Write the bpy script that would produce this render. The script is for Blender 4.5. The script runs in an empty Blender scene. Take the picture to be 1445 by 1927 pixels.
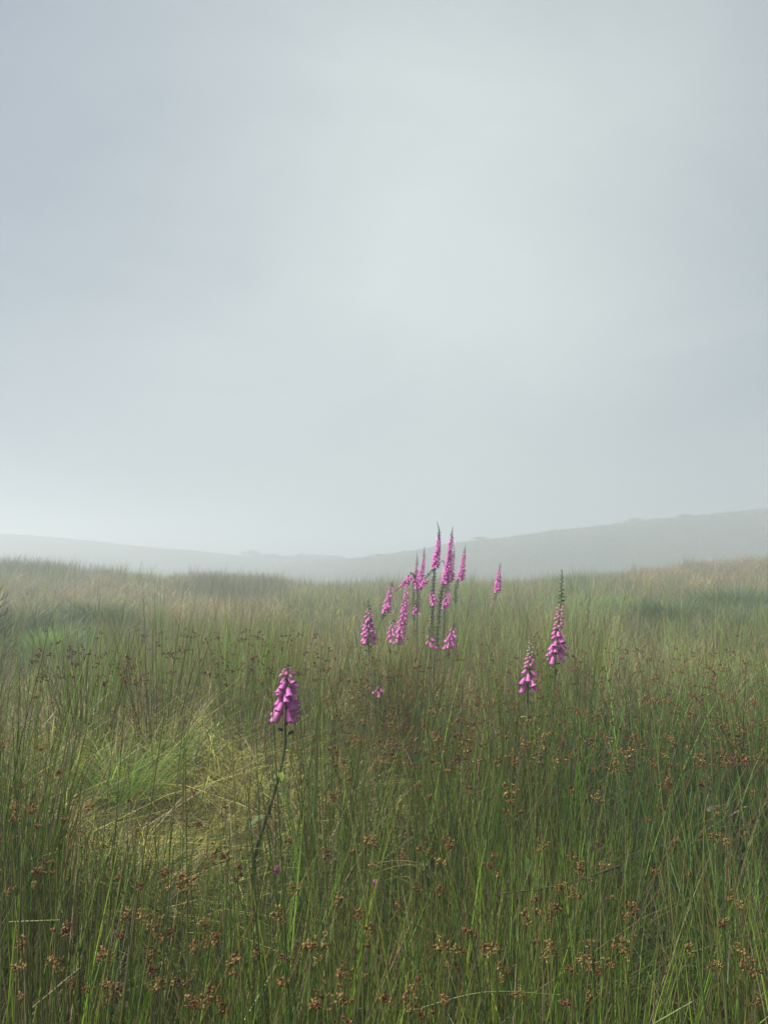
import bpy, math, random
import numpy as np
from mathutils import Vector, Matrix, Euler

rad = math.radians
RS = np.random.default_rng(7)
random.seed(7)
SC = bpy.context.scene
COL = SC.collection

# ------------------------------------------------------------------ camera
EYE = 1.45
F = 963.5 / math.tan(rad(33.0))            # focal length in pixels of the 1445 x 1927 photograph
PITCH = math.atan((1050 - 963.5) / F)      # tilted slightly up
cam_d = bpy.data.cameras.new('camera')
cam_d.sensor_fit = 'VERTICAL'
cam_d.sensor_height = 24.0
cam_d.lens = 12.0 / math.tan(rad(33.0))
cam_d.clip_start = 0.05
cam_d.clip_end = 3000
cam = bpy.data.objects.new('camera', cam_d)
COL.objects.link(cam)
cam.location = (0, 0, EYE)
cam.rotation_euler = (rad(90) + PITCH, 0, 0)
SC.camera = cam

# ------------------------------------------------------------------ light: thin overcast, the cloud ahead thinning to a pale glow
SUN_EL, SUN_AZ = rad(52.0), rad(-98.0)     # high, off to the left; azimuth measured from +Y to the right
SUN_DIR = Vector((math.sin(SUN_AZ) * math.cos(SUN_EL), math.cos(SUN_AZ) * math.cos(SUN_EL), math.sin(SUN_EL)))
GLOW_DIR = Vector((0.08, math.cos(rad(22)), math.sin(rad(22)))).normalized()   # where the cloud is thinnest
world = bpy.data.worlds.new('World')
SC.world = world
world.use_nodes = True
wn, wl = world.node_tree.nodes, world.node_tree.links
wn.clear()


def N(nodes, typ, **kw):
    n = nodes.new(typ)
    for k, v in kw.items():
        setattr(n, k, v)
    return n


def wmath(op, a, b=None, c=None, clamp=False):
    n = N(wn, 'ShaderNodeMath', operation=op, use_clamp=clamp)
    for i, s in enumerate((a, b, c)):
        if s is None:
            continue
        if hasattr(s, 'links'):
            wl.new(s, n.inputs[i])
        else:
            n.inputs[i].default_value = s
    return n.outputs[0]


wo = N(wn, 'ShaderNodeOutputWorld')
bg = N(wn, 'ShaderNodeBackground')
bg.inputs['Strength'].default_value = 0.1
sky = N(wn, 'ShaderNodeTexSky', sky_type='NISHITA', sun_disc=False, sun_elevation=SUN_EL, sun_rotation=SUN_AZ)
sky.air_density = 1.0
sky.dust_density = 2.0
sky.ozone_density = 1.0
tc = N(wn, 'ShaderNodeTexCoord')
dotn = N(wn, 'ShaderNodeVectorMath', operation='DOT_PRODUCT')
wl.new(tc.outputs['Generated'], dotn.inputs[0])
dotn.inputs[1].default_value = GLOW_DIR
cosang = wmath('MAXIMUM', dotn.outputs['Value'], 0.0)
glow = wmath('POWER', cosang, 11.0)
# soft cloud banks
mp = N(wn, 'ShaderNodeMapping')
mp.inputs['Scale'].default_value = (1.0, 1.0, 2.2)
mp.inputs['Location'].default_value = (0.35, 0.2, 0.1)
wl.new(tc.outputs['Generated'], mp.inputs['Vector'])
nz = N(wn, 'ShaderNodeTexNoise')
nz.inputs['Scale'].default_value = 2.6
nz.inputs['Detail'].default_value = 5.0
nz.inputs['Roughness'].default_value = 0.5
nz.inputs['Distortion'].default_value = 0.4
wl.new(mp.outputs['Vector'], nz.inputs['Vector'])
glow_n = wmath('MULTIPLY_ADD', wmath('SUBTRACT', nz.outputs['Fac'], 0.5), 0.6, glow, clamp=True)
mix = N(wn, 'ShaderNodeMix', data_type='RGBA')
wl.new(glow_n, mix.inputs['Factor'])
mix.inputs['A'].default_value = (0.37, 0.45, 0.55, 1)
mix.inputs['B'].default_value = (1.20, 1.29, 1.21, 1)
# overcast skies grow brighter towards the zenith
sep = N(wn, 'ShaderNodeSeparateXYZ')
wl.new(tc.outputs['Generated'], sep.inputs[0])
zen = wmath('MULTIPLY_ADD', wmath('MAXIMUM', sep.outputs['Z'], 0.0), 0.06, 0.98)
vm = N(wn, 'ShaderNodeVectorMath', operation='SCALE')
wl.new(mix.outputs['Result'], vm.inputs[0])
wl.new(zen, vm.inputs['Scale'])
mix2 = N(wn, 'ShaderNodeMix', data_type='RGBA')
mix2.inputs['Factor'].default_value = 0.05
wl.new(vm.outputs[0], mix2.inputs['A'])
wl.new(sky.outputs['Color'], mix2.inputs['B'])
wl.new(mix2.outputs['Result'], bg.inputs['Color'])
wl.new(bg.outputs[0], wo.inputs['Surface'])

sun_d = bpy.data.lights.new('sun', 'SUN')
sun_d.energy = 1.5
sun_d.angle = rad(22)
sun_d.color = (1.0, 0.96, 0.88)
sun = bpy.data.objects.new('sun', sun_d)
COL.objects.link(sun)
sun.location = (0, 0, 30)
sun.rotation_euler = (-SUN_DIR).to_track_quat('-Z', 'Y').to_euler()

SC.view_settings.view_transform = 'Standard'
SC.view_settings.look = 'None'
SC.view_settings.exposure = 2.4
SC.view_settings.gamma = 1.0
SC.view_settings.use_curve_mapping = False
SC.render.engine = 'CYCLES'
cy = SC.cycles
cy.use_denoising = True
try:
    cy.denoiser = 'OPENIMAGEDENOISE'
    cy.denoising_input_passes = 'RGB_ALBEDO_NORMAL'
    cy.denoising_prefilter = 'ACCURATE'
except Exception:
    pass
cy.max_bounces = 8
cy.diffuse_bounces = 3
cy.glossy_bounces = 2
cy.transmission_bounces = 3
cy.volume_bounces = 2
cy.transparent_max_bounces = 4
cy.use_adaptive_sampling = False


# ------------------------------------------------------------------ pixel helpers (photo pixel -> direction)
def ray(px, py):
    u, v = (px - 722.5) / F, -(py - 963.5) / F
    c, s = math.cos(PITCH), math.sin(PITCH)
    return np.array([u, c - v * s, s + v * c])


def at(px, py, d):
    """point on the pixel's ray at forward distance d (metres along +Y)"""
    r = ray(px, py)
    return Vector((r[0] / r[1] * d, d, EYE + r[2] / r[1] * d))


def project(x, y, z):
    c, s = math.cos(PITCH), math.sin(PITCH)
    zz = z - EYE
    fwd = y * c + zz * s
    up = -y * s + zz * c
    fwd = np.maximum(fwd, 1e-3)
    return 722.5 + F * x / fwd, 963.5 - F * up / fwd


# ------------------------------------------------------------------ terrain
def sstep(a, b, v):
    t = np.clip((v - a) / (b - a), 0, 1)
    return t * t * (3 - 2 * t)


def gauss(x, y, cx, cy_, sx, sy):
    return np.exp(-((x - cx) / sx) ** 2 - ((y - cy_) / sy) ** 2)


HILL_R_X = (-60.0, -20.0, -13.7, -7.0, 0.0, 6.6, 13.4, 27.0, 40.6, 60.0, 400.0)
HILL_R_Z = (0.0, 0.92, 1.43, 3.14, 4.8, 6.11, 7.01, 8.93, 10.37, 11.3, 11.3)
HILL_L_X = (-400.0, -80.0, -48.7, -40.6, -32.5, -24.4, -16.3, -8.3, 0.0, 30.0)
HILL_L_Z = (8.5, 8.5, 8.0, 7.15, 5.95, 5.13, 3.89, 2.21, 0.5, 0)


def H(x, y):
    x = np.asarray(x, float)
    y = np.asarray(y, float)
    z = 0.05 * np.sin(x * 1.7 + 0.6) * np.sin(y * 1.3 + 1.0) + 0.035 * np.sin(x * 3.9 + y * 2.7) + 0.03 * np.sin(x * 0.9 - y * 4.1 + 2)
    z = z + 0.11 * np.maximum(0, np.sin(x * 2.3 + 1.3 * np.sin(y * 1.1)) * np.sin(y * 2.0 + 1.1 * np.sin(x * 1.4 + 2))) * sstep(1.5, 4, np.hypot(x, y))
    z = z + 0.12 * np.sin(x * 0.41 + 1.2) * np.sin(y * 0.33 + 0.4) * sstep(5, 14, np.hypot(x, y))
    z = z + 0.27 * gauss(x, y, -1.6, 4.5, 1.9, 1.8)                 # mound under the pale grass
    z = z + 0.18 * gauss(x, y, 2.0, 6.0, 4.0, 2.6)
    z = z - 0.75 * gauss(x, y, -4.9, 10.5, 3.0, 3.3)                # hollow
    z = z + 1.18 * gauss(x, y, -19.5, 34.0, 11.5, 9.5)               # left crest
    z = z + 1.66 * gauss(x, y, 25.0, 39.0, 14.0, 15.0)                # right rise
    z = z + 0.10 * gauss(x, y, 7.0, 27.0, 5.5, 8.0)
    r = np.hypot(x, y)
    z = z - 0.30 * sstep(14, 40, y) - 5.6 * sstep(38, 98, y) - 1.8 * sstep(70, 215, r)        # ground falls away behind the field
    bumps = 0.10 * np.sin(x * 0.6) * np.sin(x * 0.23) + 0.05 * np.sin(x * 1.7 + 1)
    # right hill, its crest climbing to the right; left hill, climbing to the left
    hs = 1.85                                                       # hills stand further off than first laid out
    hr = hs * 0.955 * np.interp(x / hs, HILL_R_X, HILL_R_Z) + bumps
    hl = 1.82 * np.interp(x / 1.90, HILL_L_X, HILL_L_Z) + 0.5 * bumps
    z = z + hr * sstep(72, 155, y) * (1 - 0.3 * sstep(155, 320, y))
    z = z + hl * sstep(125, 195, y) * (1 - 0.3 * sstep(195, 370, y))
    # behind the camera the moor simply goes on
    return z


def hit(px, py, off=0.0, d0=0.6, d1=120.0):
    """forward distance where the pixel's ray meets the ground raised by off"""
    r = ray(px, py)
    d = np.concatenate([np.arange(d0, 12, 0.02), np.arange(12, d1, 0.1)])
    x = r[0] / r[1] * d
    z = EYE + r[2] / r[1] * d
    below = z < H(x, d) + off
    if not below.any():
        return d1
    return float(d[np.argmax(below)])


# ------------------------------------------------------------------ materials
def new_mat(name):
    m = bpy.data.materials.new(name)
    m.use_nodes = True
    m.node_tree.nodes.clear()
    return m, m.node_tree.nodes, m.node_tree.links


def leaf_mat(name, colour=None, trans=0.35, rough=0.5, spec=0.4, noise=0.25, scale=60.0, attr=None):
    """thin plant tissue: reflecting and letting light through"""
    m, n, l = new_mat(name)
    out = N(n, 'ShaderNodeOutputMaterial')
    ms = N(n, 'ShaderNodeMixShader')
    ms.inputs[0].default_value = trans
    p = N(n, 'ShaderNodeBsdfPrincipled')
    p.inputs['Roughness'].default_value = rough
    p.inputs['Specular IOR Level'].default_value = spec
    t = N(n, 'ShaderNodeBsdfTranslucent')
    if attr:
        a = N(n, 'ShaderNodeAttribute', attribute_name=attr)
        src = a.outputs['Color']
    else:
        rgb = N(n, 'ShaderNodeRGB')
        rgb.outputs[0].default_value = (*colour, 1)
        src = rgb.outputs[0]
    if noise > 0:
        g = N(n, 'ShaderNodeNewGeometry')
        nt = N(n, 'ShaderNodeTexNoise')
        nt.inputs['Scale'].default_value = scale
        nt.inputs['Detail'].default_value = 3
        l.new(g.outputs['Position'], nt.inputs['Vector'])
        mr = N(n, 'ShaderNodeMapRange')
        mr.inputs['From Min'].default_value = 0.3
        mr.inputs['From Max'].default_value = 0.7
        mr.inputs['To Min'].default_value = 1 - noise
        mr.inputs['To Max'].default_value = 1 + noise
        l.new(nt.outputs['Fac'], mr.inputs['Value'])
        sc = N(n, 'ShaderNodeVectorMath', operation='SCALE')
        l.new(src, sc.inputs[0])
        l.new(mr.outputs[0], sc.inputs['Scale'])
        src = sc.outputs[0]
    l.new(src, p.inputs['Base Color'])
    l.new(src, t.inputs['Color'])
    l.new(p.outputs[0], ms.inputs[1])
    l.new(t.outputs[0], ms.inputs[2])
    l.new(ms.outputs[0], out.inputs['Surface'])
    return m


M_BLADE = leaf_mat('grass_blade', attr='Col', trans=0.34, rough=0.40, spec=0.45, noise=0.18, scale=40)
M_HEAD = leaf_mat('seed_head', attr='Col', trans=0.25, rough=0.8, spec=0.15, noise=0.35, scale=220)
M_BELL = leaf_mat('foxglove_petal', attr='Col', trans=0.42, rough=0.45, spec=0.3, noise=0.10, scale=150)
M_STEM = leaf_mat('foxglove_stem', attr='Col', trans=0.05, rough=0.6, spec=0.3, noise=0.3, scale=90)
M_LEAF = leaf_mat('foxglove_leaf', attr='Col', trans=0.3, rough=0.6, spec=0.25, noise=0.25, scale=90)


def ground_mat():
    m, n, l = new_mat('moor_ground')
    out = N(n, 'ShaderNodeOutputMaterial')
    p = N(n, 'ShaderNodeBsdfPrincipled')
    p.inputs['Roughness'].default_value = 0.95
    p.inputs['Specular IOR Level'].default_value = 0.1
    g = N(n, 'ShaderNodeNewGeometry')
    ramps = []
    for scale, det, cols in ((0.16, 8, ((0.025, 0.038, 0.018), (0.055, 0.058, 0.032), (0.095, 0.08, 0.055))),
                             (3.0, 8, ((0.025, 0.03, 0.015), (0.06, 0.07, 0.03), (0.11, 0.09, 0.05)))):
        mpn = N(n, 'ShaderNodeMapping')
        mpn.inputs['Scale'].default_value = (1, 0.6, 1)
        l.new(g.outputs['Position'], mpn.inputs['Vector'])
        nt = N(n, 'ShaderNodeTexNoise')
        nt.inputs['Scale'].default_value = scale
        nt.inputs['Detail'].default_value = det
        nt.inputs['Roughness'].default_value = 0.65
        l.new(mpn.outputs[0], nt.inputs['Vector'])
        r = N(n, 'ShaderNodeValToRGB')
        r.color_ramp.elements[0].position = 0.35
        r.color_ramp.elements[0].color = (*cols[0], 1)
        r.color_ramp.elements[1].position = 0.68
        r.color_ramp.elements[1].color = (*cols[2], 1)
        e = r.color_ramp.elements.new(0.5)
        e.color = (*cols[1], 1)
        l.new(nt.outputs['Fac'], r.inputs['Fac'])
        ramps.append((r, nt))
    mx = N(n, 'ShaderNodeMix', data_type='RGBA')
    mx.inputs['Factor'].default_value = 0.5
    l.new(ramps[0][0].outputs['Color'], mx.inputs['A'])
    l.new(ramps[1][0].outputs['Color'], mx.inputs['B'])
    l.new(mx.outputs['Result'], p.inputs['Base Color'])
    b = N(n, 'ShaderNodeBump')
    b.inputs['Strength'].default_value = 0.8
    b.inputs['Distance'].default_value = 0.15
    l.new(ramps[1][1].outputs['Fac'], b.inputs['Height'])
    l.new(b.outputs[0], p.inputs['Normal'])
    l.new(p.outputs[0], out.inputs['Surface'])
    return m


# ------------------------------------------------------------------ mesh helpers
def mesh_np(name, verts, faces, cols=None, mat=None, smooth=True):
    """verts (n,3), faces (m,k) with constant k, cols (n,3)"""
    verts = np.asarray(verts, np.float32)
    faces = np.asarray(faces, np.int32)
    me = bpy.data.meshes.new(name)
    me.vertices.add(len(verts))
    me.vertices.foreach_set('co', verts.ravel())
    k = faces.shape[1]
    me.loops.add(faces.size)
    me.loops.foreach_set('vertex_index', faces.ravel())
    me.polygons.add(len(faces))
    me.polygons.foreach_set('loop_start', np.arange(0, faces.size, k, dtype=np.int32))
    if smooth:
        me.polygons.foreach_set('use_smooth', np.ones(len(faces), bool))
    if cols is not None:
        a = me.attributes.new('Col', 'FLOAT_COLOR', 'POINT')
        c4 = np.ones((len(verts), 4), np.float32)
        c4[:, :3] = cols
        a.data.foreach_set('color', c4.ravel())
    me.update(calc_edges=True)
    if mat:
        me.materials.append(mat)
    return me


def obj(name, me, parent=None, loc=None, rot=None):
    o = bpy.data.objects.new(name, me)
    COL.objects.link(o)
    if parent is not None:
        o.parent = parent
    if loc is not None:
        o.location = loc
    if rot is not None:
        o.rotation_euler = rot
    return o


def tag(o, label=None, cat=None, group=None, kind=None):
    if label:
        o['label'] = label
    if cat:
        o['category'] = cat
    if group:
        o['group'] = group
    if kind:
        o['kind'] = kind
    return o


class MB:
    """collects triangles (with vertex colours) for one mesh"""
    def __init__(s):
        s.v, s.f, s.c, s.n = [], [], [], 0

    def add(s, v, f, c):
        v = np.asarray(v, float).reshape(-1, 3)
        f = np.asarray(f, int)
        if f.shape[1] == 4:
            f = np.concatenate([f[:, [0, 1, 2]], f[:, [0, 2, 3]]])
        c = np.asarray(c, float)
        if c.ndim == 1:
            c = np.tile(c, (len(v), 1))
        s.v.append(v)
        s.f.append(f + s.n)
        s.c.append(c)
        s.n += len(v)

    def mesh(s, name, mat):
        return mesh_np(name, np.concatenate(s.v), np.concatenate(s.f), np.concatenate(s.c), mat)


def tube(pts, radii, sides=6, c0=(0.1, 0.1, 0.1), c1=None):
    pts = np.asarray([tuple(p) for p in pts], float)
    n = len(pts)
    radii = np.broadcast_to(np.asarray(radii, float), (n,))
    tang = np.gradient(pts, axis=0)
    tang /= np.linalg.norm(tang, axis=1)[:, None] + 1e-9
    ref = np.array([0.13, 0.97, 0.2])
    a = np.cross(tang, ref)
    a /= np.linalg.norm(a, axis=1)[:, None] + 1e-9
    b = np.cross(tang, a)
    ang = np.arange(sides) / sides * 2 * np.pi
    v = pts[:, None] + radii[:, None, None] * (a[:, None] * np.cos(ang)[None, :, None] + b[:, None] * np.sin(ang)[None, :, None])
    f = []
    for i in range(n - 1):
        for k in range(sides):
            k2 = (k + 1) % sides
            f.append((i * sides + k, i * sides + k2, (i + 1) * sides + k2, (i + 1) * sides + k))
    c0 = np.array(c0, float)
    c1 = c0 if c1 is None else np.array(c1, float)
    t = np.linspace(0, 1, n)[:, None, None]
    c = np.broadcast_to(c0 * (1 - t) + c1 * t, (n, sides, 3)).reshape(-1, 3)
    return v.reshape(-1, 3), np.array(f), c


def spline(pts, n=24):
    """Catmull-Rom through the points"""
    P = [np.array(tuple(p), float) for p in pts]
    P = [2 * P[0] - P[1]] + P + [2 * P[-1] - P[-2]]
    out = []
    segs = len(P) - 3
    for k in range(n + 1):
        s = k / n * segs
        i = min(int(s), segs - 1)
        t = s - i
        a, b, c, d = P[i:i + 4]
        out.append(0.5 * ((2 * b) + (-a + c) * t + (2 * a - 5 * b + 4 * c - d) * t * t + (-a + 3 * b - 3 * c + d) * t ** 3))
    return np.array(out)


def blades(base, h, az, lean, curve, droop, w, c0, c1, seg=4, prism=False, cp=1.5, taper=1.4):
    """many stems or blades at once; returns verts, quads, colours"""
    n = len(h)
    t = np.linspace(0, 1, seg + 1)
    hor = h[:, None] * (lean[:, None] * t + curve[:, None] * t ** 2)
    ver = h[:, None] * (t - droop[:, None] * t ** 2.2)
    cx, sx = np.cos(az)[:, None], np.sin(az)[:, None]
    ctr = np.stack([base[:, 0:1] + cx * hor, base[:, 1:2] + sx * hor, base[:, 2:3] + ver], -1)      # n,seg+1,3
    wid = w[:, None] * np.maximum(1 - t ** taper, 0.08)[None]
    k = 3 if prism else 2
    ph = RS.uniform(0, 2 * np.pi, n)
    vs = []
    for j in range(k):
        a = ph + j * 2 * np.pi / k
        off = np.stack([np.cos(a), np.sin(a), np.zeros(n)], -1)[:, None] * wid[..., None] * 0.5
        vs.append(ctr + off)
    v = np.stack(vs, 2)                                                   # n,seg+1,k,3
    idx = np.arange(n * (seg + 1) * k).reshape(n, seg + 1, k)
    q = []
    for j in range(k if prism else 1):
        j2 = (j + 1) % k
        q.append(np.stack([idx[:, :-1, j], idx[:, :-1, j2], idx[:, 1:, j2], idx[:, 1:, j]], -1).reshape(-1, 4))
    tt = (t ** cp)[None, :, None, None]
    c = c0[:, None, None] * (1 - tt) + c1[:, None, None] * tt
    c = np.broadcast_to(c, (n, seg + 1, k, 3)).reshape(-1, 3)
    return v.reshape(-1, 3), np.concatenate(q), c


class Field:
    """accumulates blade batches for one stuff object"""
    def __init__(s):
        s.v, s.f, s.c, s.n = [], [], [], 0

    def add(s, vfc):
        v, f, c = vfc
        s.v.append(v)
        s.f.append(f + s.n)
        s.c.append(c)
        s.n += len(v)

    def build(s, name, label, cat, mat=None):
        me = mesh_np(name, np.concatenate(s.v), np.concatenate(s.f), np.concatenate(s.c), mat or M_BLADE)
        return tag(obj(name, me), label, cat, kind='stuff')


# ------------------------------------------------------------------ ground sheet
def build_ground():
    rr = np.concatenate([[0.0], np.geomspace(0.5, 520, 240)])
    na = 300
    ang = np.arange(na) / na * 2 * np.pi
    X = rr[:, None] * np.sin(ang)[None]
    Y = rr[:, None] * np.cos(ang)[None]
    Z = H(X, Y)
    v = np.stack([X, Y, Z], -1).reshape(-1, 3)
    i = np.arange(len(rr) - 1)[:, None] * na
    k = np.arange(na)[None]
    k2 = (k + 1) % na
    f = np.stack([i + k, i + na + k, i + na + k2, i + k2], -1).reshape(-1, 4)
    f = f[:, ::-1]
    o = obj('ground', mesh_np('ground', v, f, None, ground_mat()))
    tag(o, kind='structure', label='rough moorland ground with low hills beyond the field')
    return float(Z.min()), float(Z.max())


ZMIN, ZMAX = build_ground()

# ------------------------------------------------------------------ vegetation zones
# kind: height range, lean, curve, droop, width(mm), base colours, tip colours
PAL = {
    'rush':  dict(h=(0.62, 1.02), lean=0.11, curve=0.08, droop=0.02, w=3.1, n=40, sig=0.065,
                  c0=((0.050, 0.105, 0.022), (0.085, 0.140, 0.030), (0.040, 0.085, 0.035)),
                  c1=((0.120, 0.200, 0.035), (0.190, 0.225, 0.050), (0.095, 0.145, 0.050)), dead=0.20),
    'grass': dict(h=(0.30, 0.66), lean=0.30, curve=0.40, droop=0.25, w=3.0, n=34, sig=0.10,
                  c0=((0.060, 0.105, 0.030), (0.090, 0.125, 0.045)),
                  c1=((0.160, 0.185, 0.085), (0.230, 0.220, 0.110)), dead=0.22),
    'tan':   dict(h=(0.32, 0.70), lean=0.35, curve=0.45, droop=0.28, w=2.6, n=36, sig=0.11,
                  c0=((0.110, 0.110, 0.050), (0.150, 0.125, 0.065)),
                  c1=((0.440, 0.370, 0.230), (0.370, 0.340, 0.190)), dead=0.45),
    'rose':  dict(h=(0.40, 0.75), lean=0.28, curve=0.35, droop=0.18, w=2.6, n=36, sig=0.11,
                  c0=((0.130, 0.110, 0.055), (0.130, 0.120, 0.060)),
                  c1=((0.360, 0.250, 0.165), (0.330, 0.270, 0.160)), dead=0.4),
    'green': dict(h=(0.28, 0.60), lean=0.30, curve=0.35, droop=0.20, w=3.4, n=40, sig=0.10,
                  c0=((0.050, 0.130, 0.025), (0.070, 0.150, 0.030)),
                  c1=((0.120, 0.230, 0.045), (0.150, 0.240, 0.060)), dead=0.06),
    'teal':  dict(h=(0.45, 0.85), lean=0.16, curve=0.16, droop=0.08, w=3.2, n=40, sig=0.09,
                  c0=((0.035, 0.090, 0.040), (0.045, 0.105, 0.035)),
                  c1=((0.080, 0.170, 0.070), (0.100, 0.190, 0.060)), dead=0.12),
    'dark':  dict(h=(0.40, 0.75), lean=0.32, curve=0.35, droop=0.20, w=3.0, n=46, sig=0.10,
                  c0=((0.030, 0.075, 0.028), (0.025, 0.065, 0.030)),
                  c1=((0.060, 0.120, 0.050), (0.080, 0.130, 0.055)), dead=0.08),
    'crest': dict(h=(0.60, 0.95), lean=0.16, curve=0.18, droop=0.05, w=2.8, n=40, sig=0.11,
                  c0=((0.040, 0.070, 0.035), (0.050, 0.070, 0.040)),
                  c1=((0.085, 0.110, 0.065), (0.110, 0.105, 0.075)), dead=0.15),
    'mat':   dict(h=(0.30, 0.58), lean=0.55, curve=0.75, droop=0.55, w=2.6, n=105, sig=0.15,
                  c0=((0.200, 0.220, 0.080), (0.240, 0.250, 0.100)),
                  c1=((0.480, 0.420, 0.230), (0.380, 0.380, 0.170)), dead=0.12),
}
KINDS = list(PAL)
ZONES = [  # px, py, rx, ry, kind, weight   (photo pixels of the patch)
    (285, 1375, 290, 85, 'mat', 14.0), (40, 1440, 80, 60, 'mat', 2.0),
    (250, 1232, 320, 48, 'rush', 5.0), (420, 1235, 120, 48, 'rush', 3.0),
    (80, 1195, 70, 28, 'green', 6.0), (25, 1160, 70, 24, 'dark', 5.0), (180, 1155, 70, 26, 'dark', 4.0),
    (170, 1105, 230, 26, 'tan', 9.0), (330, 1130, 190, 28, 'tan', 9.0), (420, 1160, 120, 22, 'tan', 4.0),
    (80, 1055, 260, 13, 'crest', 8.0), (440, 1098, 90, 16, 'crest', 6.0), (330, 1070, 90, 12, 'green', 2.5),
    (40, 1262, 60, 22, 'mat', 5.0),
    (600, 1120, 130, 40, 'grass', 3.0), (600, 1190, 120, 40, 'tan', 2.0), (650, 1270, 50, 60, 'tan', 2.0),
    (1320, 1070, 200, 30, 'rose', 8.0), (1400, 1045, 140, 18, 'rose', 6.0),
    (1060, 1080, 110, 16, 'dark', 3.0), (960, 1090, 100, 14, 'tan', 3.0), (1130, 1125, 130, 18, 'green', 3.0),
    (1390, 1145, 75, 32, 'dark', 7.0), (1260, 1155, 100, 24, 'dark', 4.0), (1160, 1200, 110, 26, 'grass', 4.0),
    (1410, 1255, 70, 50, 'green', 4.0), (1290, 1225, 120, 30, 'grass', 3.0),
    (1330, 1600, 190, 240, 'teal', 1.2), (1200, 1420, 160, 90, 'teal', 0.5), (1010, 1640, 90, 60, 'green', 1.0),
]


def pick_kinds(x, y, r):
    z = H(x, y)
    px, py = project(x, y, z + 0.4)
    n = len(x)
    W = np.zeros((n, len(KINDS)))
    K = {k: i for i, k in enumerate(KINDS)}
    near = 1 - sstep(3.0, 6.5, r)
    mid = sstep(3.0, 6.5, r) * (1 - sstep(9, 15, r))
    far = sstep(9, 15, r)
    patch = 0.5 + 0.5 * np.sin(x * 1.1 + 2 * np.sin(y * 0.5)) * np.sin(y * 0.8 + 1.5 * np.sin(x * 0.6))
    W[:, K['rush']] = 1.0 * near + 0.55 * mid * (0.5 + patch) + 0.25 * far
    W[:, K['grass']] = 0.05 * near + 0.5 * mid + 0.5 * far
    W[:, K['tan']] = 0.03 * near + 0.50 * mid * (1.3 - patch) + 0.8 * far * (1.2 - patch)
    W[:, K['green']] = 0.07 * near + 0.12 * mid + 0.15 * far
    W[:, K['dark']] = 0.03 * near + 0.08 * mid * (patch > 0.7) + 0.2 * far * patch
    for (cx, cy_, rx, ry, k, w) in ZONES:
        g = np.exp(-(((px - cx) / rx) ** 2 + ((py - cy_) / ry) ** 2) ** 1.5)
        g = g * np.clip(0.75 + 0.9 * np.sin(x * 3.1 + 2 * np.sin(y * 1.7)) * np.sin(y * 2.6 + x), 0.25, 1) if k not in ('mat', 'crest') else g
        W *= (1 - 0.93 * g)[:, None]
        W[:, K[k]] += w * g
    W /= W.sum(1)[:, None]
    u = RS.uniform(0, 1, n)
    return (u[:, None] > np.cumsum(W, 1)).sum(1).clip(0, len(KINDS) - 1)


def pal_pick(cols, n):
    cols = np.array(cols)
    i = RS.integers(0, len(cols), n)
    j = RS.integers(0, len(cols), n)
    t = RS.uniform(0, 1, n)[:, None]
    return cols[i] * (1 - t) + cols[j] * t


DEAD = np.array([(0.30, 0.235, 0.125), (0.22, 0.150, 0.075), (0.36, 0.31, 0.19), (0.13, 0.085, 0.045), (0.30, 0.19, 0.06)])
GAIN = np.array((1.60, 1.58, 0.95))
rush_f, grass_f = Field(), Field()
WEDGE = rad(36)


def clear_of_camera(x, y):
    return ~((np.hypot(x, y) < 0.85))


GAPS = []
for px_, py_, d_, w_ in ((530, 1475, 3.0, 0.05), (1042, 1335, 4.2, 0.05), (994, 1345, 3.8, 0.05), (693, 1265, 5.4, 0.07), (800, 1205, 8.2, 0.32), (750, 1215, 6.8, 0.12), (850, 1215, 6.2, 0.05), (932, 1130, 10.5, 0.12)):
    p_ = at(px_, py_, d_)
    GAPS.append((p_.x, d_, p_.z, w_))


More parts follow.
